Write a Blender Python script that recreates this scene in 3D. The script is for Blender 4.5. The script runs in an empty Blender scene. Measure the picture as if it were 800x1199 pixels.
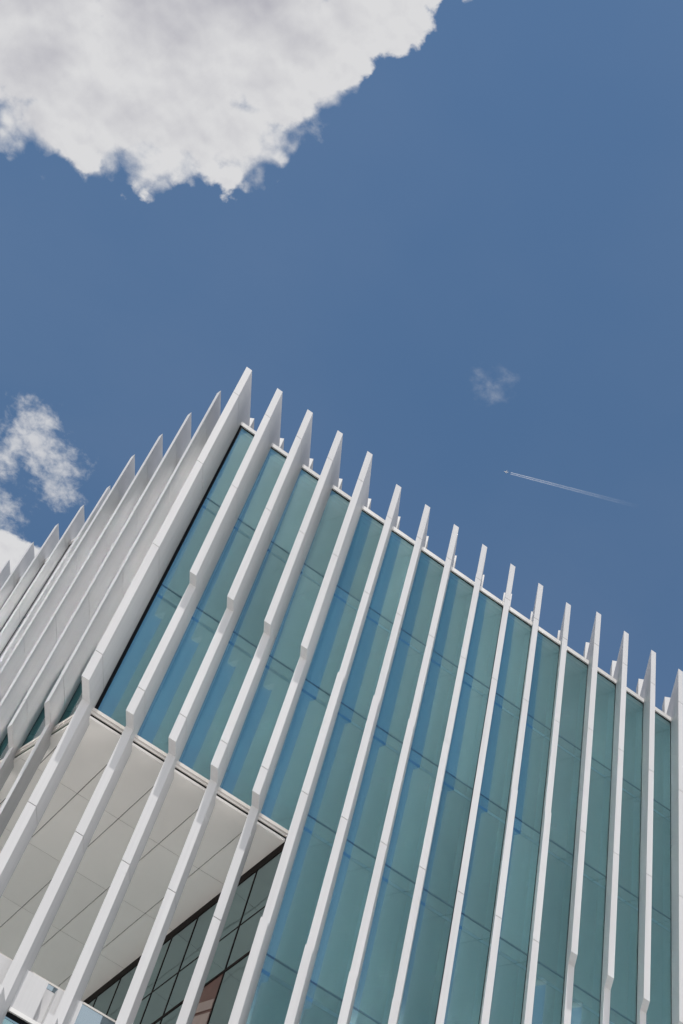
import bpy, math, random
from mathutils import Vector, Matrix

random.seed(4)
S = bpy.context.scene
COL = S.collection
GZ = 33.5                      # height of the roof edge above the pavement; z below is counted from the roof edge

# ------------------------------------------------------------------ helpers
def lin(r, g, b):
    f = lambda c: (c / 12.92) if c <= 0.04045 else ((c + 0.055) / 1.055) ** 2.4
    return (f(r / 255), f(g / 255), f(b / 255), 1)

class MB:
    """collects faces for ONE mesh"""
    def __init__(s): s.v = []; s.f = []; s.m = []
    def hexa(s, p, mat=0):
        # p: 8 points, bottom ring 0-3, top ring 4-7
        b = len(s.v); s.v += [tuple(q) for q in p]
        for f in ((3, 2, 1, 0), (4, 5, 6, 7), (0, 1, 5, 4), (1, 2, 6, 5), (2, 3, 7, 6), (3, 0, 4, 7)):
            s.f.append(tuple(b + i for i in f)); s.m.append(mat)
    def box(s, o, u, w, x0, x1, y0, y1, z0, z1, mat=0):
        # box in a plan frame: origin o, along u, outward w
        o = Vector(o); u = Vector(u); w = Vector(w)
        r = [o + u * a + w * b for a, b in ((x0, y0), (x1, y0), (x1, y1), (x0, y1))]
        s.hexa([(q.x, q.y, z0) for q in r] + [(q.x, q.y, z1) for q in r], mat)
    def prism(s, poly, z0, z1, mat=0):
        n = len(poly); b = len(s.v)
        s.v += [(p[0], p[1], z0) for p in poly] + [(p[0], p[1], z1) for p in poly]
        s.f.append(tuple(b + i for i in reversed(range(n)))); s.m.append(mat)
        s.f.append(tuple(b + n + i for i in range(n))); s.m.append(mat)
        for i in range(n):
            j = (i + 1) % n
            s.f.append((b + i, b + j, b + n + j, b + n + i)); s.m.append(mat)
    def mesh(s, name, mats):
        me = bpy.data.meshes.new(name); me.from_pydata(s.v, [], s.f)
        for m in mats: me.materials.append(m)
        me.polygons.foreach_set('material_index', s.m)
        me.update()
        import bmesh
        bm = bmesh.new(); bm.from_mesh(me); bmesh.ops.recalc_face_normals(bm, faces=bm.faces); bm.to_mesh(me); bm.free()
        return me

def link(name, data, parent=None, loc=(0, 0, 0)):
    o = bpy.data.objects.new(name, data); COL.objects.link(o)
    o.location = loc
    if parent: o.parent = parent
    return o

def clip(poly, a, b, c):
    """keep the part of a convex polygon with a*x+b*y>=c"""
    out = []
    for i, p in enumerate(poly):
        q = poly[(i + 1) % len(poly)]
        dp = a * p[0] + b * p[1] - c; dq = a * q[0] + b * q[1] - c
        if dp >= 0: out.append(p)
        if dp * dq < 0:
            t = dp / (dp - dq); out.append((p[0] + t * (q[0] - p[0]), p[1] + t * (q[1] - p[1])))
    return out

# ------------------------------------------------------------------ materials
def new_mat(name):
    m = bpy.data.materials.new(name); m.use_nodes = True
    nt = m.node_tree; nt.nodes.clear()
    out = nt.nodes.new('ShaderNodeOutputMaterial')
    return m, nt, out

def N(nt, t, **kw):
    n = nt.nodes.new(t)
    for k, v in kw.items():
        if k in n.inputs: n.inputs[k].default_value = v
        else: setattr(n, k, v)
    return n

def paint(name, col, rough=0.55, var=0.06, scale=1.5, streak=0.0, spec=0.3, panel=0.0):
    m, nt, out = new_mat(name)
    b = N(nt, 'ShaderNodeBsdfPrincipled'); b.inputs['Roughness'].default_value = rough
    b.inputs['Specular IOR Level'].default_value = spec
    tc = N(nt, 'ShaderNodeNewGeometry')
    no = N(nt, 'ShaderNodeTexNoise', Scale=scale, Detail=6.0, Roughness=0.6)
    mp = N(nt, 'ShaderNodeMapping'); mp.inputs['Scale'].default_value = (1, 1, 0.35)
    nt.links.new(tc.outputs['Position'], mp.inputs['Vector']); nt.links.new(mp.outputs[0], no.inputs['Vector'])
    mr = N(nt, 'ShaderNodeMapRange'); mr.inputs['From Min'].default_value = 0.3; mr.inputs['From Max'].default_value = 0.7
    mr.inputs['To Min'].default_value = 1 - var; mr.inputs['To Max'].default_value = 1.0
    nt.links.new(no.outputs['Fac'], mr.inputs['Value'])
    val = mr.outputs[0]
    if streak > 0:
        n2 = N(nt, 'ShaderNodeTexNoise', Scale=1.0, Detail=5.0, Roughness=0.65)
        mp2 = N(nt, 'ShaderNodeMapping'); mp2.inputs['Scale'].default_value = (14, 14, 0.25)
        nt.links.new(tc.outputs['Position'], mp2.inputs['Vector']); nt.links.new(mp2.outputs[0], n2.inputs['Vector'])
        r2 = N(nt, 'ShaderNodeMapRange'); r2.inputs['From Min'].default_value = 0.35; r2.inputs['From Max'].default_value = 0.75
        r2.inputs['To Min'].default_value = 1.0; r2.inputs['To Max'].default_value = 1 - streak
        nt.links.new(n2.outputs['Fac'], r2.inputs['Value'])
        mu = N(nt, 'ShaderNodeMath', operation='MULTIPLY'); nt.links.new(val, mu.inputs[0]); nt.links.new(r2.outputs[0], mu.inputs[1])
        val = mu.outputs[0]
    if panel > 0:                                      # every panel is its own island and has its own tone
        pr = N(nt, 'ShaderNodeMapRange'); pr.inputs['To Min'].default_value = 1 - panel; pr.inputs['To Max'].default_value = 1.0
        nt.links.new(tc.outputs['Random Per Island'], pr.inputs['Value'])
        mp_ = N(nt, 'ShaderNodeMath', operation='MULTIPLY'); nt.links.new(val, mp_.inputs[0]); nt.links.new(pr.outputs[0], mp_.inputs[1])
        val = mp_.outputs[0]
    mx = N(nt, 'ShaderNodeVectorMath', operation='SCALE'); mx.inputs[0].default_value = col[:3]
    nt.links.new(val, mx.inputs['Scale'])
    nt.links.new(mx.outputs[0], b.inputs['Base Color'])
    nt.links.new(b.outputs[0], out.inputs[0])
    return m

def glass(name, refl, body, wave=0.004, refl_fac=0.95, vary=0.10, see_through=0.0, ior=1.65, rough=0.05, haze=0.0):
    """coated facade glass: a tinted mirror over a dim interior"""
    m, nt, out = new_mat(name)
    g = N(nt, 'ShaderNodeBsdfGlossy', distribution='MULTI_GGX', Roughness=rough)
    d = N(nt, 'ShaderNodeBsdfDiffuse'); d.inputs['Color'].default_value = (*body, 1)
    mix = N(nt, 'ShaderNodeMixShader'); mix.inputs[0].default_value = refl_fac
    geo = N(nt, 'ShaderNodeNewGeometry')
    oi = N(nt, 'ShaderNodeObjectInfo')
    ad = N(nt, 'ShaderNodeVectorMath', operation='ADD')
    sc = N(nt, 'ShaderNodeVectorMath', operation='SCALE'); sc.inputs[0].default_value = (37, 11, 23)
    nt.links.new(oi.outputs['Random'], sc.inputs['Scale'])
    nt.links.new(geo.outputs['Position'], ad.inputs[0]); nt.links.new(sc.outputs[0], ad.inputs[1])
    no = N(nt, 'ShaderNodeTexNoise', Scale=0.9, Detail=1.5, Roughness=0.4)
    nt.links.new(ad.outputs[0], no.inputs['Vector'])
    bu = N(nt, 'ShaderNodeBump', Strength=1.0, Distance=wave)
    nt.links.new(no.outputs['Fac'], bu.inputs['Height'])
    nt.links.new(bu.outputs[0], g.inputs['Normal'])
    # pane to pane difference of the coating
    mr = N(nt, 'ShaderNodeMapRange'); mr.inputs['To Min'].default_value = 1 - vary; mr.inputs['To Max'].default_value = 1 + vary * 0.5
    nt.links.new(oi.outputs['Random'], mr.inputs['Value'])
    cs = N(nt, 'ShaderNodeVectorMath', operation='SCALE'); cs.inputs[0].default_value = refl
    nt.links.new(mr.outputs[0], cs.inputs['Scale']); nt.links.new(cs.outputs[0], g.inputs['Color'])
    gs = g.outputs[0]
    if haze > 0:                                       # part of the mirror image is scattered by the dusty outer face
        g3 = N(nt, 'ShaderNodeBsdfGlossy', distribution='MULTI_GGX', Roughness=0.30)
        nt.links.new(bu.outputs[0], g3.inputs['Normal']); nt.links.new(cs.outputs[0], g3.inputs['Color'])
        mh = N(nt, 'ShaderNodeMixShader'); mh.inputs[0].default_value = haze
        nt.links.new(g.outputs[0], mh.inputs[1]); nt.links.new(g3.outputs[0], mh.inputs[2]); gs = mh.outputs[0]
    nt.links.new(d.outputs[0], mix.inputs[1]); nt.links.new(gs, mix.inputs[2])
    # clear outer face: untinted, strong only at a glancing angle
    g2 = N(nt, 'ShaderNodeBsdfGlossy', distribution='MULTI_GGX', Roughness=max(rough, 0.25 if haze else 0)); nt.links.new(bu.outputs[0], g2.inputs['Normal'])
    fr = N(nt, 'ShaderNodeFresnel', IOR=ior)
    top = N(nt, 'ShaderNodeMixShader'); nt.links.new(fr.outputs[0], top.inputs[0])
    if see_through > 0:
        tr = N(nt, 'ShaderNodeBsdfTransparent'); tr.inputs['Color'].default_value = (0.82, 0.96, 0.98, 1)
        m3 = N(nt, 'ShaderNodeMixShader'); m3.inputs[0].default_value = see_through
        nt.links.new(mix.outputs[0], m3.inputs[1]); nt.links.new(tr.outputs[0], m3.inputs[2])
        nt.links.new(m3.outputs[0], top.inputs[1])
    else:
        nt.links.new(mix.outputs[0], top.inputs[1])
    nt.links.new(g2.outputs[0], top.inputs[2])
    nt.links.new(top.outputs[0], out.inputs[0])
    return m

M_FIN = paint('white_coated_aluminium', (0.585, 0.585, 0.597), 0.42, 0.07, 0.8, 0.09, panel=0.06)
M_JOINT = paint('joint_filler', (0.13, 0.13, 0.13), 0.8, 0.1)
M_CAP = paint('white_cap', (0.76, 0.75, 0.74), 0.45, 0.05)
M_POST = paint('post_paint', (0.47, 0.47, 0.48), 0.6, 0.05)
M_SILL = paint('ivory_sill', (0.62, 0.59, 0.56), 0.45, 0.06)
M_SEAL = paint('black_seal', (0.005, 0.006, 0.008), 0.7, 0.2, spec=0.1)
M_SOFFIT = paint('soffit_panel', (0.94, 0.91, 0.88), 0.5, 0.05, 0.5, 0.0, panel=0.045)
M_GAP = paint('panel_gap', (0.05, 0.045, 0.04), 0.9, 0.1)
M_LGAP = paint('panel_gap_filled', (0.30, 0.28, 0.26), 0.9, 0.1)
M_MULL = paint('dark_mullion', (0.010, 0.006, 0.006), 0.6, 0.2, spec=0.1)
M_ROOF = paint('roof_membrane', (0.10, 0.10, 0.10), 0.9, 0.3, 20)
M_REAR = paint('rear_cladding', (0.5, 0.5, 0.5), 0.7, 0.1)
M_RED = paint('red_panel', (0.16, 0.07, 0.055), 0.35, 0.25, 3.0)
M_REDBEAM = paint('pale_beam', (0.42, 0.33, 0.30), 0.5, 0.15, 3.0)
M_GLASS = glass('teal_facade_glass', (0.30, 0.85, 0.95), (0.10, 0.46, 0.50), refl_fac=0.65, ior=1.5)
M_OUTER = glass('outer_pane_glass', (0.50, 0.80, 0.83), (0.07, 0.25, 0.30), wave=0.007, vary=0.18, refl_fac=0.74, see_through=0.36, ior=1.65, haze=0.34)
M_WEST = glass('mirror_coated_glass', (0.52, 0.84, 0.87), (0.05, 0.15, 0.16), refl_fac=0.97, ior=2.2, rough=0.27)
M_SPAN = glass('teal_spandrel_glass', (0.12, 0.28, 0.42), (0.01, 0.03, 0.05))
M_BAND = glass('slab_band_glass', (0.30, 0.52, 0.58), (0.02, 0.10, 0.14))
M_LOW = glass('dark_reflection_strip', (0.16, 0.34, 0.36), (0.02, 0.10, 0.11), refl_fac=0.6, ior=1.12)
M_REST = glass('plain_facade_glass', (0.46, 0.72, 0.74), (0.09, 0.27, 0.31), wave=0.006, refl_fac=0.74, ior=1.7, haze=0.3)
M_LINE = glass('dark_transom_glass', (0.15, 0.26, 0.33), (0.01, 0.02, 0.04))
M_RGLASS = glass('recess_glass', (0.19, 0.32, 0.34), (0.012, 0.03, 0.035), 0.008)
M_BGLASS = glass('balustrade_glass', (0.38, 0.48, 0.55), (0.12, 0.17, 0.19), 0.02, 0.8)
M_EDGE = paint('green_glass_edge', (0.03, 0.075, 0.05), 0.3, 0.1)

# ------------------------------------------------------------------ facade geometry (metres)
AN = 1.05; AE = 1.825
n = Vector((math.cos(AN), math.sin(AN), 0))          # the blades all run this way, inward
X = Vector((1, 0, 0)); OUTX = Vector((0, -1, 0))
E = Vector((math.cos(AE), math.sin(AE), 0)); OUTE = Vector((-E.y, E.x, 0))
T = 0.174; TL = 0.158; SL = 1.168
LV = [0.0, -3.553, -7.277, -10.928, -14.61, -18.28]
SILL = -11.70; SOF = -11.95
NF, NL = 19, 12
XR = Vector((-0.08, 1, 0)).normalized()               # run of the recessed glass wall
RX = 4.78

bld = link('office_building', None, None, (0, 0, 0))
bld['label'] = 'white office building with teal glass and tall white blade fins, its corner overhanging'
bld['category'] = 'building'

def zz(z): return z + GZ

# ---- fins
JOINTS = [-0.30, -3.76, -7.32, -11.10, -14.76, -18.43, -22.1, -25.8, -29.4]
def fin_mesh(name, u, th, segs, top_back=0.62):
    mb = MB(); o = Vector((0, 0, 0)); g = 0.009
    def blade(z0, z1, d0, d1, back, t=th, mat=0):
        c = []
        for z, d in ((z0, d0), (z1, d1)):
            for sgn, dd in ((-1, -back), (1, -back), (1, d), (-1, d)):
                q = u * (sgn * t / 2) - n * dd
                c.append((q.x, q.y, zz(z)))
        mb.hexa(c, mat)
    for i, (z1, z0, d1, d0) in enumerate(segs):
        cuts = [z1] + [j for j in JOINTS if z0 + 0.25 < j < z1 - 0.25] + [z0]
        if z1 > 0.16: cuts = sorted(set(cuts + [0.16]), reverse=True)
        f = lambda z: d1 + (d0 - d1) * (z1 - z) / (z1 - z0)
        for a, b in zip(cuts[:-1], cuts[1:]):
            ga = g if a in JOINTS else 0; gb = g if b in JOINTS else 0
            back = top_back if b >= 0.15 else 0.16
            blade(b + gb, a - ga, f(b), f(a), back)
            if gb: blade(b - g, b + g, f(b) - 0.012, f(b) - 0.012, 0.03, th - 0.024, 1)
    return mb.mesh(name, [M_FIN, M_JOINT])

def rear_post_mesh(name, h):
    mb = MB(); p = Vector((n.y, -n.x, 0)); w = 0.12
    r = [p * a + n * b for a, b in ((-w, 0.62), (w, 0.62), (w, 1.0), (-w, 1.0))]
    mb.hexa([(q.x, q.y, zz(0.45)) for q in r] + [(q.x, q.y, zz(h)) for q in r], 0)
    for sg in (-1, 1):                            # dark steel cleats under the post
        c = [p * a + n * b for a, b in ((sg * w - 0.02, 0.66), (sg * w + 0.02, 0.66), (sg * w + 0.02, 0.95), (sg * w - 0.02, 0.95))]
        mb.hexa([(q.x, q.y, zz(0.04)) for q in c] + [(q.x, q.y, zz(0.452)) for q in c], 1)
    return mb.mesh(name, [M_POST, M_MULL])

BOT = -33.5
seg_corner = [(1.12, -11.90, 1.10, 0.94), (-11.90, -18.42, 0.36, 0.33), (-18.42, BOT, 0.70, 0.70)]
seg_a = [(1.12, -7.37, 1.10, 0.94), (-7.37, -11.85, 0.62, 0.72), (-11.85, -18.42, 0.32, 0.33), (-18.42, BOT, 0.70, 0.70)]
seg_b = [(1.33, -7.16, 0.57, 0.53), (-7.16, -14.62, 0.69, 0.76), (-14.62, BOT, 0.90, 0.85)]
seg_c = [(1.12, -10.88, 1.08, 0.83), (-10.88, -18.42, 0.43, 0.45), (-18.42, BOT, 0.75, 0.75)]
seg_la = [(1.12, -11.89, 1.08, 0.96), (-11.89, -18.42, 0.37, 0.35), (-18.42, BOT, 0.70, 0.70)]
seg_lb = [(1.33, -7.16, 0.58, 0.54), (-7.16, BOT, 0.70, 0.80)]
ME = {k: fin_mesh('fin_' + k, u, th, s) for k, u, th, s in (
    ('corner', X, T, seg_corner), ('deep', X, T, seg_a), ('shallow', X, T, seg_b), ('late', X, T, seg_c),
    ('left_deep', E, TL, seg_la), ('left_shallow', E, TL, seg_lb))}
ME_POST = {k: rear_post_mesh('rear_post_' + k, h) for k, h in (('corner', 1.48), ('deep', 1.5), ('shallow', 1.6), ('late', 1.92))}
def put_fin(kind, p):
    f = link('fin', ME[kind], bld, p)
    if kind in ME_POST: link('rear_post', ME_POST[kind], f)
    return f
for k in range(NF + 1):
    kind = 'corner' if k == 0 else 'deep' if k <= 4 else 'shallow' if k <= 11 else 'late'
    f = put_fin(kind, X * k)
    if k == 0: f['label'] = 'white blade fin at the building corner, with one deep notch above the soffit'
for k in range(1, NL + 1):
    put_fin('left_deep' if k <= 4 else 'left_shallow', E * (SL * k))

# ---- windows: one glass unit per bay and storey, with a black seal and a darker spandrel line
def window_meshes(tag, u, w, pitch, th, ztop, zbot, spandrel, low_strip):
    o = (0, 0, 0); x0, x1 = th / 2 - 0.012, pitch - th / 2 + 0.012
    g = MB(); GAP = -0.15
    def sheet(z0, z1, mat):                       # the outer pane of the double skin, one clear sheet
        b0 = len(g.v); U, V = Vector(u), Vector(w)
        for a, z in ((x0, z0), (x1, z0), (x1, z1), (x0, z1)): q = U * a; g.v.append((q.x, q.y, z))
        g.f.append((b0, b0 + 1, b0 + 2, b0 + 3)); g.m.append(mat)
    g.box(o, u, w, x0 - 0.09, x1 + 0.09, GAP - 0.04, GAP, zz(zbot) + 0.002, zz(ztop) - 0.002, 0)
    sheet(zz(zbot), zz(ztop), 1)
    if low_strip and tag.startswith('left'):          # added strip beside the blade, coloured as the dark reflection there
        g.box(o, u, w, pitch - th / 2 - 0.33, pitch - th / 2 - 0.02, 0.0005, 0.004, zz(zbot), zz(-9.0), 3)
    if low_strip: g.box(o, u, w, x0 - 0.09, x1 + 0.09, GAP + 0.002, GAP + 0.03, zz(zbot) + 0.004, zz(-10.95), 2)
    f = MB()
    if tag.startswith('left'): f.box(o, u, w, x0, th / 2 + 0.020, 0.0005, 0.006, zz(zbot), zz(ztop), 0)
    f.box(o, u, w, pitch - th / 2 - 0.018, x1, 0.0005, 0.006, zz(zbot), zz(ztop), 0)
    xa, xb = x0 if tag.startswith('right') else th / 2 + 0.021, pitch - th / 2 - 0.019
    f.box(o, u, w, xa, xb, 0.0005, 0.006, zz(ztop) - 0.04, zz(ztop), 0 if not spandrel else 1)
    s = None
    if spandrel:
        s = MB()
        s.box(o, u, w, xa, xb, 0.0005, 0.003, zz(ztop) - 0.445, zz(ztop) - 0.36, 0)
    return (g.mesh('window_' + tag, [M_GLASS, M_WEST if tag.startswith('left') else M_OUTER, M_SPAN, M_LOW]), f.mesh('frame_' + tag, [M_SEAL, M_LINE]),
            s.mesh('spandrel_' + tag, [M_BAND]) if s else None)
WM = {}
def put_window(side, st, p, ztop, zbot, low=False):
    key = (side, st, low)
    if key not in WM:
        a = (X, OUTX, 1.0, T) if side == 'right' else (E, OUTE, SL, TL)
        WM[key] = window_meshes('%s_%d' % (side, st), *a, ztop, zbot, st > 0, low)
    g, f, s = WM[key]
    wo = link('window', g, bld, p)
    link('frame', f, wo)
    if s: link('spandrel_strip', s, wo)
rest = MB()
for k in range(NF):
    for st in range(5):
        if k <= 4 and st > 2: continue
        low = (k <= 4 and st == 2)
        zt, zb = LV[st], (SILL if low else LV[st + 1])
        seen = (st <= 2 and k <= 14) or (st == 3 and k <= 14) or (st == 4 and k <= 9)
        if seen: put_window('right', st, X * k, zt, zb, low)
        else: rest.box(X * k, X, OUTX, T / 2, 1 - T / 2, -0.04, 0, zz(zb) + 0.02, zz(zt) - 0.02)
    if 0 <= k <= 2: put_window('right', 5, X * k, LV[5] - 0.17, LV[5] - 3.66)
    elif k > 4: rest.box(X * k, X, OUTX, T / 2, 1 - T / 2, -0.04, 0, zz(LV[5] - 3.66), zz(LV[5]) - 0.02)
    for st in range(3 if k > 4 else 0): rest.box(X * k, X, OUTX, T / 2, 1 - T / 2, -0.04, 0, zz(LV[5] - 3.66 * (st + 2)) , zz(LV[5] - 3.66 * (st + 1)) - 0.03)
for k in range(NL):
    for st in range(3):
        zt, zb = LV[st], (SILL if st == 2 else LV[st + 1])
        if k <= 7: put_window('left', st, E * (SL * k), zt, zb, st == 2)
        else: rest.box(E * (SL * k), E, OUTE, TL / 2, SL - TL / 2, -0.04, 0, zz(zb) + 0.02, zz(zt) - 0.02, 1)
ro = link('window', rest.mesh('window_rest', [M_REST, M_WEST]), bld); ro['kind'] = 'stuff'

# ---- roof edge
LX, LE = NF + 0.1, NL * SL + 0.1
c = MB(); c.box((0, 0, 0), X, OUTX, -0.02, LX, -0.55, 0.045, zz(0.0), zz(0.155)); link('parapet_cap', c.mesh('cap_right', [M_CAP]), bld)
c = MB(); c.box((0, 0, 0), E, OUTE, 0.6, LE, -0.55, 0.045, zz(0.0), zz(0.153)); link('parapet_cap', c.mesh('cap_left', [M_CAP]), bld)
P0, P1, P2, P3 = Vector((0, 0, 0)), X * LX, X * LX + E * LE, E * LE
inset = lambda p, q: (p + (q - p) * 0.03)
r = MB(); ctr = (P0 + P2) / 2
r.prism([tuple(inset(p, ctr)[:2]) for p in (P0, P1, P2, P3)], zz(-0.30), zz(-0.02)); link('roof', r.mesh('roof', [M_ROOF]), bld)
r = MB(); r.box(P1, E, X, 0, LE, -0.1, 0.0, 0, zz(0.15)); r.box(P3, X, E, 0, LX - 0.2, -0.1, 0.0, 0, zz(0.15)); link('rear_wall', r.mesh('rear_wall', [M_REAR]), bld)

# ---- sill of the overhang: pale profile with a shadow gap below
def sill(o, u, w, x0, x1, edge):
    s = MB()
    s.box(o, u, w, x0, x1, -0.05, 0.075, zz(SILL - 0.085), zz(SILL), 0)
    s.box(o, u, w, x0, x1, -0.05, 0.060, zz(SILL - 0.155), zz(SILL - 0.089), 0)
    s.box(o, u, w, x0, x1, -0.05, 0.030, zz(SILL - 0.185), zz(SILL - 0.157), 1)
    s.box(o, u, w, x0, x1, -0.016, 0.018, zz(SOF) + 0.004, zz(SILL - 0.187), 2)
    return link('sill', s.mesh('sill', [M_SILL, edge, M_SOFFIT]), bld)
sill((0, 0, 0), X, OUTX, 0.02, RX - 0.02, M_SEAL)
sill((0, 0, 0), E, OUTE, 0.14, LE - 0.1, M_EDGE)
c = MB(); c.box((0, 0, 0), X, OUTX, 0.075, 0.148, 0.001, 0.03, zz(SILL), zz(0.0)); link('corner_mullion', c.mesh('corner_mullion', [M_SEAL]), bld)

# ---- soffit of the overhang, panels with open joints
s = MB()
xs = [-6.0] + [k + 0.02 for k in range(-5, 5)] + [5.5]
ys = [-1, 2.0, 4.08, 6.04, 7.98, 9.95, 11.9]
skx = -0.072
for i in range(len(xs) - 1):
    for j in range(len(ys) - 1):
        ga, gb = 0.009, 0.006
        y0, y1 = ys[j] + gb, ys[j + 1] - gb
        poly = [(xs[i] + ga + skx * y0, y0), (xs[i + 1] - ga + skx * y0, y0), (xs[i + 1] - ga + skx * y1, y1), (xs[i] + ga + skx * y1, y1)]
        poly = clip(poly, 0, 1, 0.02)                                   # facade line
        if len(poly) > 2: poly = clip(poly, -OUTE.x, -OUTE.y, 0.02)     # left facade line
        if len(poly) > 2: poly = clip(poly, -1, -0.08, -RX)             # recessed wall
        if len(poly) > 2: s.prism(poly, zz(SOF), zz(SOF) + 0.03, 0)
poly = clip(clip([(-6, 0), (5.5, 0), (5.5, 11.9), (-6, 11.9)], -OUTE.x, -OUTE.y, 0.05), -1, -0.08, -RX)
s.prism(poly, zz(SOF) + 0.034, zz(SOF) + 0.10, 1)
for y in ys[1:-1]:
    q = clip(clip([(-6, y - 0.006), (5.5, y - 0.006), (5.5, y + 0.006), (-6, y + 0.006)], -OUTE.x, -OUTE.y, 0.05), -1, -0.08, -RX)
    s.prism(q, zz(SOF) + 0.006, zz(SOF) + 0.033, 2)
link('soffit', s.mesh('soffit', [M_SOFFIT, M_GAP, M_LGAP]), bld)

# ---- recessed glass wall under the overhang
OW = Vector((-1, -0.08, 0)).normalized()
RO = Vector((RX, 0, 0))
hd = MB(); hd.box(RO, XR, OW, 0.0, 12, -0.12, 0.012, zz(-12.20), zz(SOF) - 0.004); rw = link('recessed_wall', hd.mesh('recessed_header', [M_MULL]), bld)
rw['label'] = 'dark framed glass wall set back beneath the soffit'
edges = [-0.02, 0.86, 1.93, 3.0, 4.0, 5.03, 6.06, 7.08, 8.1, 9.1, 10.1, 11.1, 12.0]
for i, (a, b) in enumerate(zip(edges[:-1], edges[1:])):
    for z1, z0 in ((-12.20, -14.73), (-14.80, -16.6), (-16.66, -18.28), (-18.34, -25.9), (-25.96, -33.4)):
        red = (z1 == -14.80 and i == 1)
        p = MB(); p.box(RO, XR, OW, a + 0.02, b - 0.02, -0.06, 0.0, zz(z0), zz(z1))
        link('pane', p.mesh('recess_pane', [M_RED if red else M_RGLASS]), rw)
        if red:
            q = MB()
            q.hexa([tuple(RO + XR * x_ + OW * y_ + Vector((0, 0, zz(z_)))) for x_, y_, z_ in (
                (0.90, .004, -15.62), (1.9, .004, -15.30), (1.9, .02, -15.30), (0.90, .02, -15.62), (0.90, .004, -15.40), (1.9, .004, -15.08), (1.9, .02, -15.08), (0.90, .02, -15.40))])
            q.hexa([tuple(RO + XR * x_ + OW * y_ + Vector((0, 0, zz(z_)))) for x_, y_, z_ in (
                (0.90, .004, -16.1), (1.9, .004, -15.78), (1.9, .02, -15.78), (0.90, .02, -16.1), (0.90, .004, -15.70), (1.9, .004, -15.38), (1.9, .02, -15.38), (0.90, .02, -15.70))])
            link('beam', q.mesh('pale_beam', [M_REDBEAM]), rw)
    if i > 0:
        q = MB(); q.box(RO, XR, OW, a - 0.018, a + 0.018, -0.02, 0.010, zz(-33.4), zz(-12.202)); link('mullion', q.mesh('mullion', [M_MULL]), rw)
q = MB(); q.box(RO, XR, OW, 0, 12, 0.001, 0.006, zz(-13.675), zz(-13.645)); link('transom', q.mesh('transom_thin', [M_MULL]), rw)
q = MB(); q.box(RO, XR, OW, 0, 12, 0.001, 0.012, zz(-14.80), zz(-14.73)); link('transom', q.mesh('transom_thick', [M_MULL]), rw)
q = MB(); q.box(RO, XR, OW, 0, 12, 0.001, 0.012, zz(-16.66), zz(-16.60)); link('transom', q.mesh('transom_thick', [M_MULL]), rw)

# ---- terrace: floor slab, upstand and glass balustrade
t = MB()
t.box((0, 0, 0), X, OUTX, 0.1, 4.6, -1.0, -0.18, zz(-18.5), zz(-18.30)); link('terrace_floor', t.mesh('terrace_floor', [M_CAP]), bld)
t = MB(); t.box((0, 11.9, 0), X, OUTX, -4.0, 5.0, -0.1, 0.0, 0.0, zz(SOF) + 0.1); link('terrace_rear_wall', t.mesh('terrace_rear_wall', [M_CAP]), bld)
for k in range(3):
    a = MB(); x0 = k + T / 2 - 0.01
    x1 = k + 0.505 if k < 2 else k + 0.175
    a.box((0, 0, 0), X, OUTX, x0, x1, -0.12, 0.02, zz(-18.28), zz(-17.53), 0)
    if k == 0:
        a.box((0, 0, 0), X, OUTX, x1 + 0.004, k + 1 - T / 2 + 0.01, -0.12, 0.02, zz(-18.28), zz(-17.53), 0)
        a.box((0, 0, 0), X, OUTX, x0, k + 1 - T / 2, -0.12, 0.045, zz(-18.36), zz(-18.285), 3)
    if k == 1:
        a.box((0, 0, 0), X, OUTX, x1, k + 0.70, -0.22, -0.14, zz(-18.28), zz(-17.545), 0)
        a.box((0, 0, 0), X, OUTX, k + 0.70, k + 1 - T / 2 + 0.01, -0.12, 0.02, zz(-18.28), zz(-17.53), 0)
        a.box((0, 0, 0), X, OUTX, x0, k + 1 - T / 2, -0.12, 0.045, zz(-18.36), zz(-18.285), 3)
        a.box((0, 0, 0), X, OUTX, x0, k + 1 - T / 2, -0.12, 0.012, zz(-18.45), zz(-18.365), 2)
    link('upstand', a.mesh('upstand', [M_FIN, M_SILL, M_SEAL, M_CAP]), bld)
for k in range(5):
    a = MB(); x0, x1 = k + T / 2 + 0.005, min(k + 1 - T / 2 - 0.005, RX - 0.06)
    a.box((0, 0, 0), X, OUTX, x0, x1, -0.175, -0.155, zz(-18.29 if k > 1 else -17.525), zz(-17.43), 0)
    b_ = link('balustrade', a.mesh('balustrade', [M_BGLASS]), bld)
    a = MB(); a.box((0, 0, 0), X, OUTX, x0, x1, -0.185, -0.145, zz(-17.43), zz(-17.395), 0)
    link('handrail', a.mesh('handrail', [M_SILL]), b_)

# ------------------------------------------------------------------ ground
g = bpy.data.meshes.new('ground'); R_ = 9000
g.from_pydata([(-R_, -R_, 0), (R_, -R_, 0), (R_, R_, 0), (-R_, R_, 0)], [], [(0, 1, 2, 3)])
m, nt, out = new_mat('pale_paving')
b = N(nt, 'ShaderNodeBsdfPrincipled', Roughness=0.85)
geo = N(nt, 'ShaderNodeNewGeometry')
br = N(nt, 'ShaderNodeTexBrick', Scale=1.0); br.inputs['Color1'].default_value = (0.62, 0.60, 0.57, 1); br.inputs['Color2'].default_value = (0.57, 0.55, 0.52, 1); br.inputs['Mortar'].default_value = (0.40, 0.38, 0.36, 1)
br.inputs['Mortar Size'].default_value = 0.012; br.inputs['Brick Width'].default_value = 0.9; br.inputs['Row Height'].default_value = 0.45
nt.links.new(geo.outputs['Position'], br.inputs['Vector']); nt.links.new(br.outputs['Color'], b.inputs['Base Color']); nt.links.new(b.outputs[0], out.inputs[0])
g.materials.append(m)
go = link('ground', g); go['kind'] = 'structure'; go['label'] = 'pale paved ground around the building'

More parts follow.
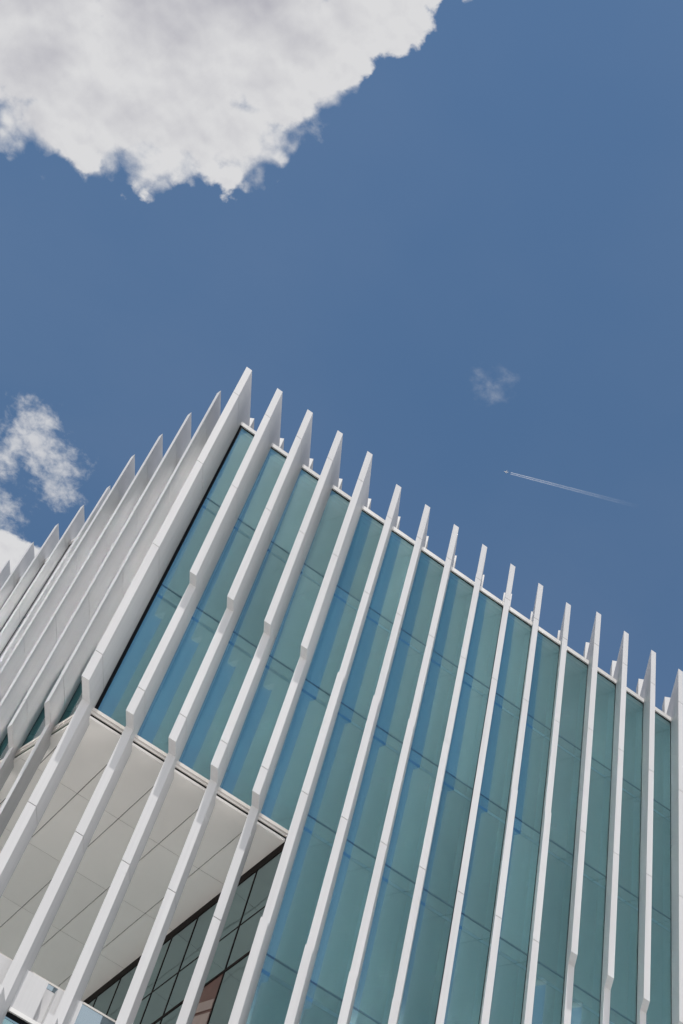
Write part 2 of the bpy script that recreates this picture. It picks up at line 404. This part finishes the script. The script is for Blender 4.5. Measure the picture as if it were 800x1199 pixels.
# ------------------------------------------------------------------ camera
RC = [[0.0] * 3] * 3
CAMP = dict(pos=(-2.96406322, -20.34937421, -31.94297148 + GZ), rv=(6.09815281e-01, 9.90448189e-03, 6.32819984e-01))
rv = Vector(CAMP['rv']); th = rv.length
Rm = Matrix.Rotation(th, 3, rv.normalized())          # world -> camera (x right, y down, z forward)
right, down, fwd = Rm[0], Rm[1], Rm[2]
cam = bpy.data.cameras.new('camera'); cam.sensor_fit = 'VERTICAL'; cam.sensor_height = 36.0; cam.sensor_width = 36.0
cam.lens = 50.0; cam.clip_start = 0.1; cam.clip_end = 60000
co = bpy.data.objects.new('camera', cam); COL.objects.link(co)
co.matrix_world = Matrix(((right[0], -down[0], -fwd[0], CAMP['pos'][0]), (right[1], -down[1], -fwd[1], CAMP['pos'][1]),
                          (right[2], -down[2], -fwd[2], CAMP['pos'][2]), (0, 0, 0, 1)))
S.camera = co
CP = Vector(CAMP['pos'])
def px_dir(x, y):
    """unit direction of a point of the 800 x 1199 photograph"""
    v = Rm.transposed() @ Vector(((x - 400) / 1665.28, (y - 599.5) / 1665.28, 1)); return v.normalized()

# ------------------------------------------------------------------ airliner and its trail, at cruising height
ALT = 10500.0
def at_alt(x, y):
    v = px_dir(x, y); return CP + v * ((ALT - CP.z) / v.z)
A0 = at_alt(592.8, 552.6); A1 = at_alt(748, 593)
hx = (A0 - A1).normalized(); hy = Vector((-hx.y, hx.x, 0)).normalized()
M_PLANE = paint('airliner_paint', (0.9, 0.9, 0.92), 0.25, 0.02)
M_PBLUE = paint('airliner_tail_paint', (0.35, 0.42, 0.55), 0.35, 0.02)
pl = link('airplane', None, None, A0)
pl.rotation_euler = (0, 0, math.atan2(hx.y, hx.x))
pl['label'] = 'tiny white airliner flying at the head of the white trail'; pl['category'] = 'airplane'
def lathe(prof, seg=14):
    mb = MB(); ring = []
    for x, r, z in prof:
        ring.append([len(mb.v) + i for i in range(seg)])
        mb.v += [(x, r * math.cos(2 * math.pi * i / seg), z + r * math.sin(2 * math.pi * i / seg)) for i in range(seg)]
    for a, b_ in zip(ring[:-1], ring[1:]):
        for i in range(seg):
            mb.f.append((a[i], a[(i + 1) % seg], b_[(i + 1) % seg], b_[i])); mb.m.append(0)
    mb.f.append(tuple(ring[0])); mb.m.append(0); mb.f.append(tuple(reversed(ring[-1]))); mb.m.append(0)
    return mb
link('fuselage', lathe([(20, .2, -.3), (19, 1.1, -.2), (17, 1.8, 0), (13, 2.1, 0), (-8, 2.1, 0), (-14, 1.6, .4), (-20, .3, 1.1)]).mesh('fuselage', [M_PLANE]), pl)
def surf(name, pts, th_, mat, vertical=False):
    mb = MB(); k = len(pts)
    if vertical: a = [(x, -th_, z) for x, z in pts]; b_ = [(x, th_, z) for x, z in pts]
    else: a = [(x, y, z - th_) for x, y, z in pts]; b_ = [(x, y, z + th_) for x, y, z in pts]
    mb.v = a + b_; mb.f = [tuple(reversed(range(k))), tuple(range(k, 2 * k))] + [(i, (i + 1) % k, k + (i + 1) % k, k + i) for i in range(k)]; mb.m = [0] * len(mb.f)
    return link(name, mb.mesh(name, [mat]), pl)
for sg in (-1, 1):
    surf('wing', [(6, sg * 1.8, -1), (-1.5, sg * 1.8, -1), (-6.5, sg * 17.5, .6), (-4.8, sg * 17.5, .6)], 0.25, M_PLANE)
    surf('tailplane', [(-15, sg * .8, 1), (-18.5, sg * .8, 1), (-20, sg * 6.5, 1.4), (-18.6, sg * 6.5, 1.4)], 0.15, M_PLANE)
    e_ = lathe([(4.5, .9, 0), (3.5, 1.15, 0), (1.5, 1.1, 0), (0, .7, 0)]); eo = link('engine', e_.mesh('engine', [M_PLANE]), pl, (0, sg * 5.6, -2.2))
surf('tail_fin', [(-14, 1.6), (-18, 7.6), (-20, 7.6), (-18.6, 1.2)], 0.2, M_PBLUE, True)

m, nt, out = new_mat('contrail_ice')
df = N(nt, 'ShaderNodeBsdfDiffuse'); df.inputs['Color'].default_value = (0.9, 0.9, 0.92, 1)
tl = N(nt, 'ShaderNodeBsdfTranslucent'); tl.inputs['Color'].default_value = (0.9, 0.9, 0.92, 1)
mxa = N(nt, 'ShaderNodeMixShader'); mxa.inputs[0].default_value = 0.6
nt.links.new(df.outputs[0], mxa.inputs[1]); nt.links.new(tl.outputs[0], mxa.inputs[2])
tr = N(nt, 'ShaderNodeBsdfTransparent')
tcx = N(nt, 'ShaderNodeTexCoord'); sp = N(nt, 'ShaderNodeSeparateXYZ'); nt.links.new(tcx.outputs['Generated'], sp.inputs[0])
rp = N(nt, 'ShaderNodeValToRGB')
els = rp.color_ramp.elements
els[0].position = 0.0; els[0].color = (0.0, 0, 0, 1); els[1].position = 1.0; els[1].color = (0.27, .27, .27, 1)
for pos, v in ((0.10, 0.012), (0.30, 0.04), (0.6, 0.10), (0.85, 0.18)):
    e_ = els.new(pos); e_.color = (v, v, v, 1)
nt.links.new(sp.outputs['X'], rp.inputs[0])
no = N(nt, 'ShaderNodeTexNoise', Scale=0.012, Detail=4.0); nt.links.new(tcx.outputs['Object'], no.inputs['Vector'])
mrn = N(nt, 'ShaderNodeMapRange'); mrn.inputs['From Min'].default_value = .3; mrn.inputs['From Max'].default_value = .7; mrn.inputs['To Min'].default_value = 0.6; mrn.inputs['To Max'].default_value = 1.1
nt.links.new(no.outputs['Fac'], mrn.inputs['Value'])
mu = N(nt, 'ShaderNodeMath', operation='MULTIPLY'); nt.links.new(rp.outputs[0], mu.inputs[0]); nt.links.new(mrn.outputs[0], mu.inputs[1])
mxb = N(nt, 'ShaderNodeMixShader'); nt.links.new(mu.outputs[0], mxb.inputs[0]); nt.links.new(tr.outputs[0], mxb.inputs[1]); nt.links.new(mxa.outputs[0], mxb.inputs[2])
nt.links.new(mxb.outputs[0], out.inputs[0])
mb = MB(); LT = (A1 - A0).length; seg = 10
for sg in (-1, 1):
    ring = []
    for i in range(41):
        x = -40 - (LT - 40) * i / 40; t_ = i / 40
        rr = 2.6 + 5.5 * t_ ** 0.8; off = sg * (7.5 + 2.5 * t_)
        ring.append([len(mb.v) + k for k in range(seg)])
        mb.v += [(x, off + rr * math.cos(2 * math.pi * k / seg), -2 + rr * math.sin(2 * math.pi * k / seg)) for k in range(seg)]
    for a, b_ in zip(ring[:-1], ring[1:]):
        for i in range(seg): mb.f.append((a[i], a[(i + 1) % seg], b_[(i + 1) % seg], b_[i])); mb.m.append(0)
me = mb.mesh('contrail', [m])
for p_ in me.polygons: p_.use_smooth = True
ct = link('contrail', me, None, A0); ct.rotation_euler = pl.rotation_euler
ct['label'] = 'thin double white vapour trail fading out behind the airliner'; ct['category'] = 'contrail'

# ------------------------------------------------------------------ sun and sky
PHI = math.radians(54.5); EL = math.radians(70.0)
to_sun = Vector((-math.cos(PHI) * math.cos(EL), -math.sin(PHI) * math.cos(EL), math.sin(EL)))
sun = bpy.data.lights.new('sun', 'SUN'); sun.energy = 3.8; sun.angle = math.radians(0.55); sun.color = (1.0, 0.955, 0.90)
so = bpy.data.objects.new('sun', sun); COL.objects.link(so)
so.rotation_euler = (-to_sun).to_track_quat('-Z', 'Y').to_euler(); so.location = (0, 0, 80)

W = bpy.data.worlds.new('World'); S.world = W; W.use_nodes = True
nt = W.node_tree; nt.nodes.clear()
wo = N(nt, 'ShaderNodeOutputWorld')
sky = N(nt, 'ShaderNodeTexSky'); sky.sky_type = 'NISHITA'; sky.sun_disc = False
sky.sun_elevation = EL; sky.sun_rotation = math.atan2(to_sun.x, to_sun.y)
sky.altitude = 100; sky.air_density = 1.0; sky.dust_density = 0.1; sky.ozone_density = 2.5
bg = N(nt, 'ShaderNodeBackground'); bg.inputs['Strength'].default_value = 0.0850
tint = N(nt, 'ShaderNodeMixRGB', blend_type='MULTIPLY'); tint.inputs[0].default_value = 1; tint.inputs[2].default_value = (0.88, 1.03, 1.02, 1)
nt.links.new(sky.outputs[0], tint.inputs[1]); nt.links.new(tint.outputs[0], bg.inputs['Color'])
# clouds: a layer above the town, in the coordinates of that layer (direction / height)
tc = N(nt, 'ShaderNodeTexCoord')
sx = N(nt, 'ShaderNodeSeparateXYZ'); nt.links.new(tc.outputs['Generated'], sx.inputs[0])
def math_(op, a, b_=None, c_=None, clampit=False):
    q = N(nt, 'ShaderNodeMath', operation=op); q.use_clamp = clampit
    for i, v in enumerate((a, b_, c_)):
        if v is None: continue
        if isinstance(v, (int, float)): q.inputs[i].default_value = v
        else: nt.links.new(v, q.inputs[i])
    return q.outputs[0]
def sstep(v, lo, hi, a=0.0, b_=1.0):
    q = N(nt, 'ShaderNodeMapRange'); q.interpolation_type = 'SMOOTHSTEP'
    q.inputs['From Min'].default_value = lo; q.inputs['From Max'].default_value = hi; q.inputs['To Min'].default_value = a; q.inputs['To Max'].default_value = b_
    nt.links.new(v, q.inputs['Value']); return q.outputs[0]
zc = math_('MAXIMUM', sx.outputs['Z'], 0.03)
lx = math_('DIVIDE', sx.outputs['X'], zc); ly = math_('DIVIDE', sx.outputs['Y'], zc)
cb = N(nt, 'ShaderNodeCombineXYZ'); nt.links.new(lx, cb.inputs[0]); nt.links.new(ly, cb.inputs[1])
LAY = cb.outputs[0]
def lay(x, y):
    v = px_dir(x, y); return Vector((v.x / v.z, v.y / v.z, 0))
def noise(scale, detail, rough, off=(0, 0, 0), dist=0.0):
    q = N(nt, 'ShaderNodeTexNoise', noise_dimensions='2D', Scale=scale, Detail=detail, Roughness=rough, Distortion=dist)
    ad = N(nt, 'ShaderNodeVectorMath', operation='ADD'); ad.inputs[1].default_value = off
    nt.links.new(LAY, ad.inputs[0]); nt.links.new(ad.outputs[0], q.inputs['Vector']); return q.outputs['Fac']
def blobs(lst, k=0.02):
    acc = None
    for x, y, r_ in lst:
        c0 = lay(x, y); rad = 0.5 * ((lay(x + r_, y) - c0).length + (lay(x, y + r_) - c0).length)
        d = N(nt, 'ShaderNodeVectorMath', operation='DISTANCE'); d.inputs[1].default_value = c0; nt.links.new(LAY, d.inputs[0])
        f = math_('SUBTRACT', rad, d.outputs['Value'])
        acc = f if acc is None else math_('SMOOTH_MAX', acc, f, k)
    return acc
PXU = 1 / (lay(250, 150) - lay(251, 150)).length      # photo pixels per layer unit
U = 1 / PXU
big = blobs([(55, 70, 105), (30, 115, 55), (100, 110, 92), (150, 136, 90), (185, 160, 62), (215, 144, 78), (40, 130, 62), (240, 165, 55), (272, 148, 70), (200, 40, 140), (315, 95, 80),
             (345, 50, 90), (405, 15, 72), (455, 18, 48), (30, -60, 150), (250, -90, 190), (420, -90, 120), (490, -22, 34), (512, 2, 13), (541, -2, 8)], 18 * U)
SUNL = Vector((to_sun.x / to_sun.z, to_sun.y / to_sun.z, 0)); toS = (SUNL - lay(230, 110)).normalized() * (9 * U)
def noise_at(scale, detail, rough, off, vec, dist=0.0):
    q = N(nt, 'ShaderNodeTexNoise', noise_dimensions='2D', Scale=scale, Detail=detail, Roughness=rough, Distortion=dist)
    ad = N(nt, 'ShaderNodeVectorMath', operation='ADD'); ad.inputs[1].default_value = off
    nt.links.new(vec, ad.inputs[0]); nt.links.new(ad.outputs[0], q.inputs['Vector']); return q
def puff(vec, px, sm=0.35):
    # rounded billows: a warped smooth Voronoi
    wq = noise_at(PXU / (px * 0.8), 3.0, 0.5, (2.2, 9.1, 0.3), vec)
    ws = N(nt, 'ShaderNodeVectorMath', operation='SCALE'); nt.links.new(wq.outputs['Color'], ws.inputs[0]); ws.inputs['Scale'].default_value = px * 0.55 * U
    wa = N(nt, 'ShaderNodeVectorMath', operation='ADD'); nt.links.new(vec, wa.inputs[0]); nt.links.new(ws.outputs[0], wa.inputs[1])
    v = N(nt, 'ShaderNodeTexVoronoi', voronoi_dimensions='2D', feature='SMOOTH_F1', Scale=PXU / px, Smoothness=sm); nt.links.new(wa.outputs[0], v.inputs['Vector'])
    return v.outputs['Distance']
def relief(vec):
    a = noise_at(PXU / 80, 8.0, 0.55, (3.1, 1.7, 0.4), vec, 0.2).outputs['Fac']
    b_ = noise_at(PXU / 20, 7.0, 0.62, (7.3, 2.2, 0.9), vec, 0.15).outputs['Fac']
    r = math_('MULTIPLY', math_('SUBTRACT', a, 0.5), 52 * U)
    r = math_('MULTIPLY_ADD', math_('SUBTRACT', b_, 0.5), 30 * U, r)
    r = math_('MULTIPLY_ADD', math_('SUBTRACT', 0.42, puff(vec, 46)), 42 * U, r)
    return math_('MULTIPLY_ADD', math_('SUBTRACT', 0.42, puff(vec, 19)), 17 * U, r), a, b_
sh = N(nt, 'ShaderNodeVectorMath', operation='ADD'); nt.links.new(LAY, sh.inputs[0]); sh.inputs[1].default_value = toS
disp, n1, n2 = relief(LAY)
disp2, _a, _b = relief(sh.outputs[0])
n3 = noise(PXU / 120, 5.0, 0.5, (1.3, 4.4, 2.0))
fb = math_('ADD', big, disp)
soft = sstep(n3, 0.40, 0.64, 9 * U, 46 * U)              # crisp rim in places, thin veil in others
sq = N(nt, 'ShaderNodeMapRange', interpolation_type='SMOOTHSTEP'); nt.links.new(fb, sq.inputs['Value'])
sq.inputs['From Min'].default_value = -5 * U; nt.links.new(soft, sq.inputs['From Max'])
a_big = sq.outputs[0]
# looser cloud at the left, a wisp at the right
left = blobs([(38, 496, 16), (18, 515, 22), (50, 532, 20), (82, 548, 14), (-2, 536, 20), (66, 575, 14), (38, 515, 16), (5, 600, 20)], 14 * U)
fl = math_('ADD', left, math_('ADD', math_('MULTIPLY', math_('SUBTRACT', n1, 0.5), 75 * U), math_('MULTIPLY', math_('SUBTRACT', n2, 0.5), 85 * U)))
a_left = math_('MULTIPLY', sstep(fl, -24 * U, 40 * U), 0.84)
low = blobs([(-10, 665, 52), (15, 668, 42), (-60, 680, 70), (45, 660, 20)], 12 * U)
fw = math_('ADD', low, math_('ADD', math_('MULTIPLY', math_('SUBTRACT', n1, 0.5), 40 * U), math_('MULTIPLY', math_('SUBTRACT', n2, 0.5), 26 * U)))
a_low = sstep(fw, -3 * U, 9 * U)
wisp = blobs([(582, 453, 9), (596, 440, 8), (590, 446, 8), (564, 442, 6), (573, 448, 6), (577, 461, 6)], 12 * U)
fi = math_('ADD', wisp, math_('ADD', math_('MULTIPLY', math_('SUBTRACT', n1, 0.5), 40 * U), math_('MULTIPLY', math_('SUBTRACT', n2, 0.5), 45 * U)))
a_wisp = math_('MULTIPLY', sstep(fi, -12 * U, 36 * U), 0.42)
# unseen clouds added for fill light, kept clear of this quarter of the sky
far = noise(0.9, 7.0, 0.55, (5.2, 8.1, 0))
ev = N(nt, 'ShaderNodeVectorMath', operation='MULTIPLY'); nt.links.new(LAY, ev.inputs[0]); ev.inputs[1].default_value = (1.35, 1.0, 0)
ln = N(nt, 'ShaderNodeVectorMath', operation='LENGTH'); nt.links.new(ev.outputs[0], ln.inputs[0])
ring = math_('MULTIPLY', sstep(ln.outputs['Value'], 1.20, 1.60), 0.30)
a_far = math_('MULTIPLY', sstep(math_('ADD', far, ring), 0.62, 0.72), sstep(ln.outputs['Value'], 1.10, 1.3))
veil = math_('MULTIPLY', sstep(noise(2.3, 4.0, 0.5, (8.8, 3.1, 0)), 0.35, 0.75), 0.03)
alpha = math_('MAXIMUM', math_('MAXIMUM', math_('MAXIMUM', a_big, veil), a_left), math_('MAXIMUM', a_low, math_('MAXIMUM', a_wisp, a_far)))
up = sstep(sx.outputs['Z'], 0.02, 0.10)
alpha = math_('MULTIPLY', alpha, up)
# thick parts are greyer, the rim is white
n4 = noise(PXU / 210, 2.5, 0.45, (4.3, 0.4, 2.0))
thick = math_('ADD', math_('ADD', big, math_('MULTIPLY', disp, 0.35)), math_('MULTIPLY', math_('SUBTRACT', n4, 0.5), 190 * U))
gz_ = math_('MULTIPLY', sstep(thick, 26 * U, 125 * U), 0.80)
lit = math_('MULTIPLY', math_('SUBTRACT', disp2, disp), 0.009 * PXU)                 # which flank of a billow faces the sun
gz_ = math_('ADD', gz_, lit, None, True)
cm = N(nt, 'ShaderNodeMixRGB'); cm.inputs[1].default_value = (1.17, 1.17, 1.19, 1); cm.inputs[2].default_value = (0.72, 0.715, 0.80, 1)
nt.links.new(gz_, cm.inputs[0])
bc = N(nt, 'ShaderNodeBackground'); bc.inputs['Strength'].default_value = 0.60
nt.links.new(cm.outputs[0], bc.inputs['Color'])
st = math_('MULTIPLY_ADD', a_far, 0.20, 0.50); nt.links.new(st, bc.inputs['Strength'])      # the added clouds are brightened for more fill
mw = N(nt, 'ShaderNodeMixShader'); nt.links.new(alpha, mw.inputs[0]); nt.links.new(bg.outputs[0], mw.inputs[1]); nt.links.new(bc.outputs[0], mw.inputs[2])
nt.links.new(mw.outputs[0], wo.inputs['Surface'])

# ------------------------------------------------------------------ render settings
S.render.engine = 'CYCLES'
cy = S.cycles
cy.max_bounces = 8; cy.diffuse_bounces = 4; cy.glossy_bounces = 5; cy.transparent_max_bounces = 12
cy.caustics_reflective = True; cy.blur_glossy = 0.0; cy.sample_clamp_indirect = 0.0
cy.use_denoising = True
try: cy.denoiser = 'OPENIMAGEDENOISE'
except Exception: pass
vs = S.view_settings
vs.view_transform = 'Standard'; vs.look = 'None'; vs.exposure = 0.26; vs.gamma = 1.0; vs.use_curve_mapping = False
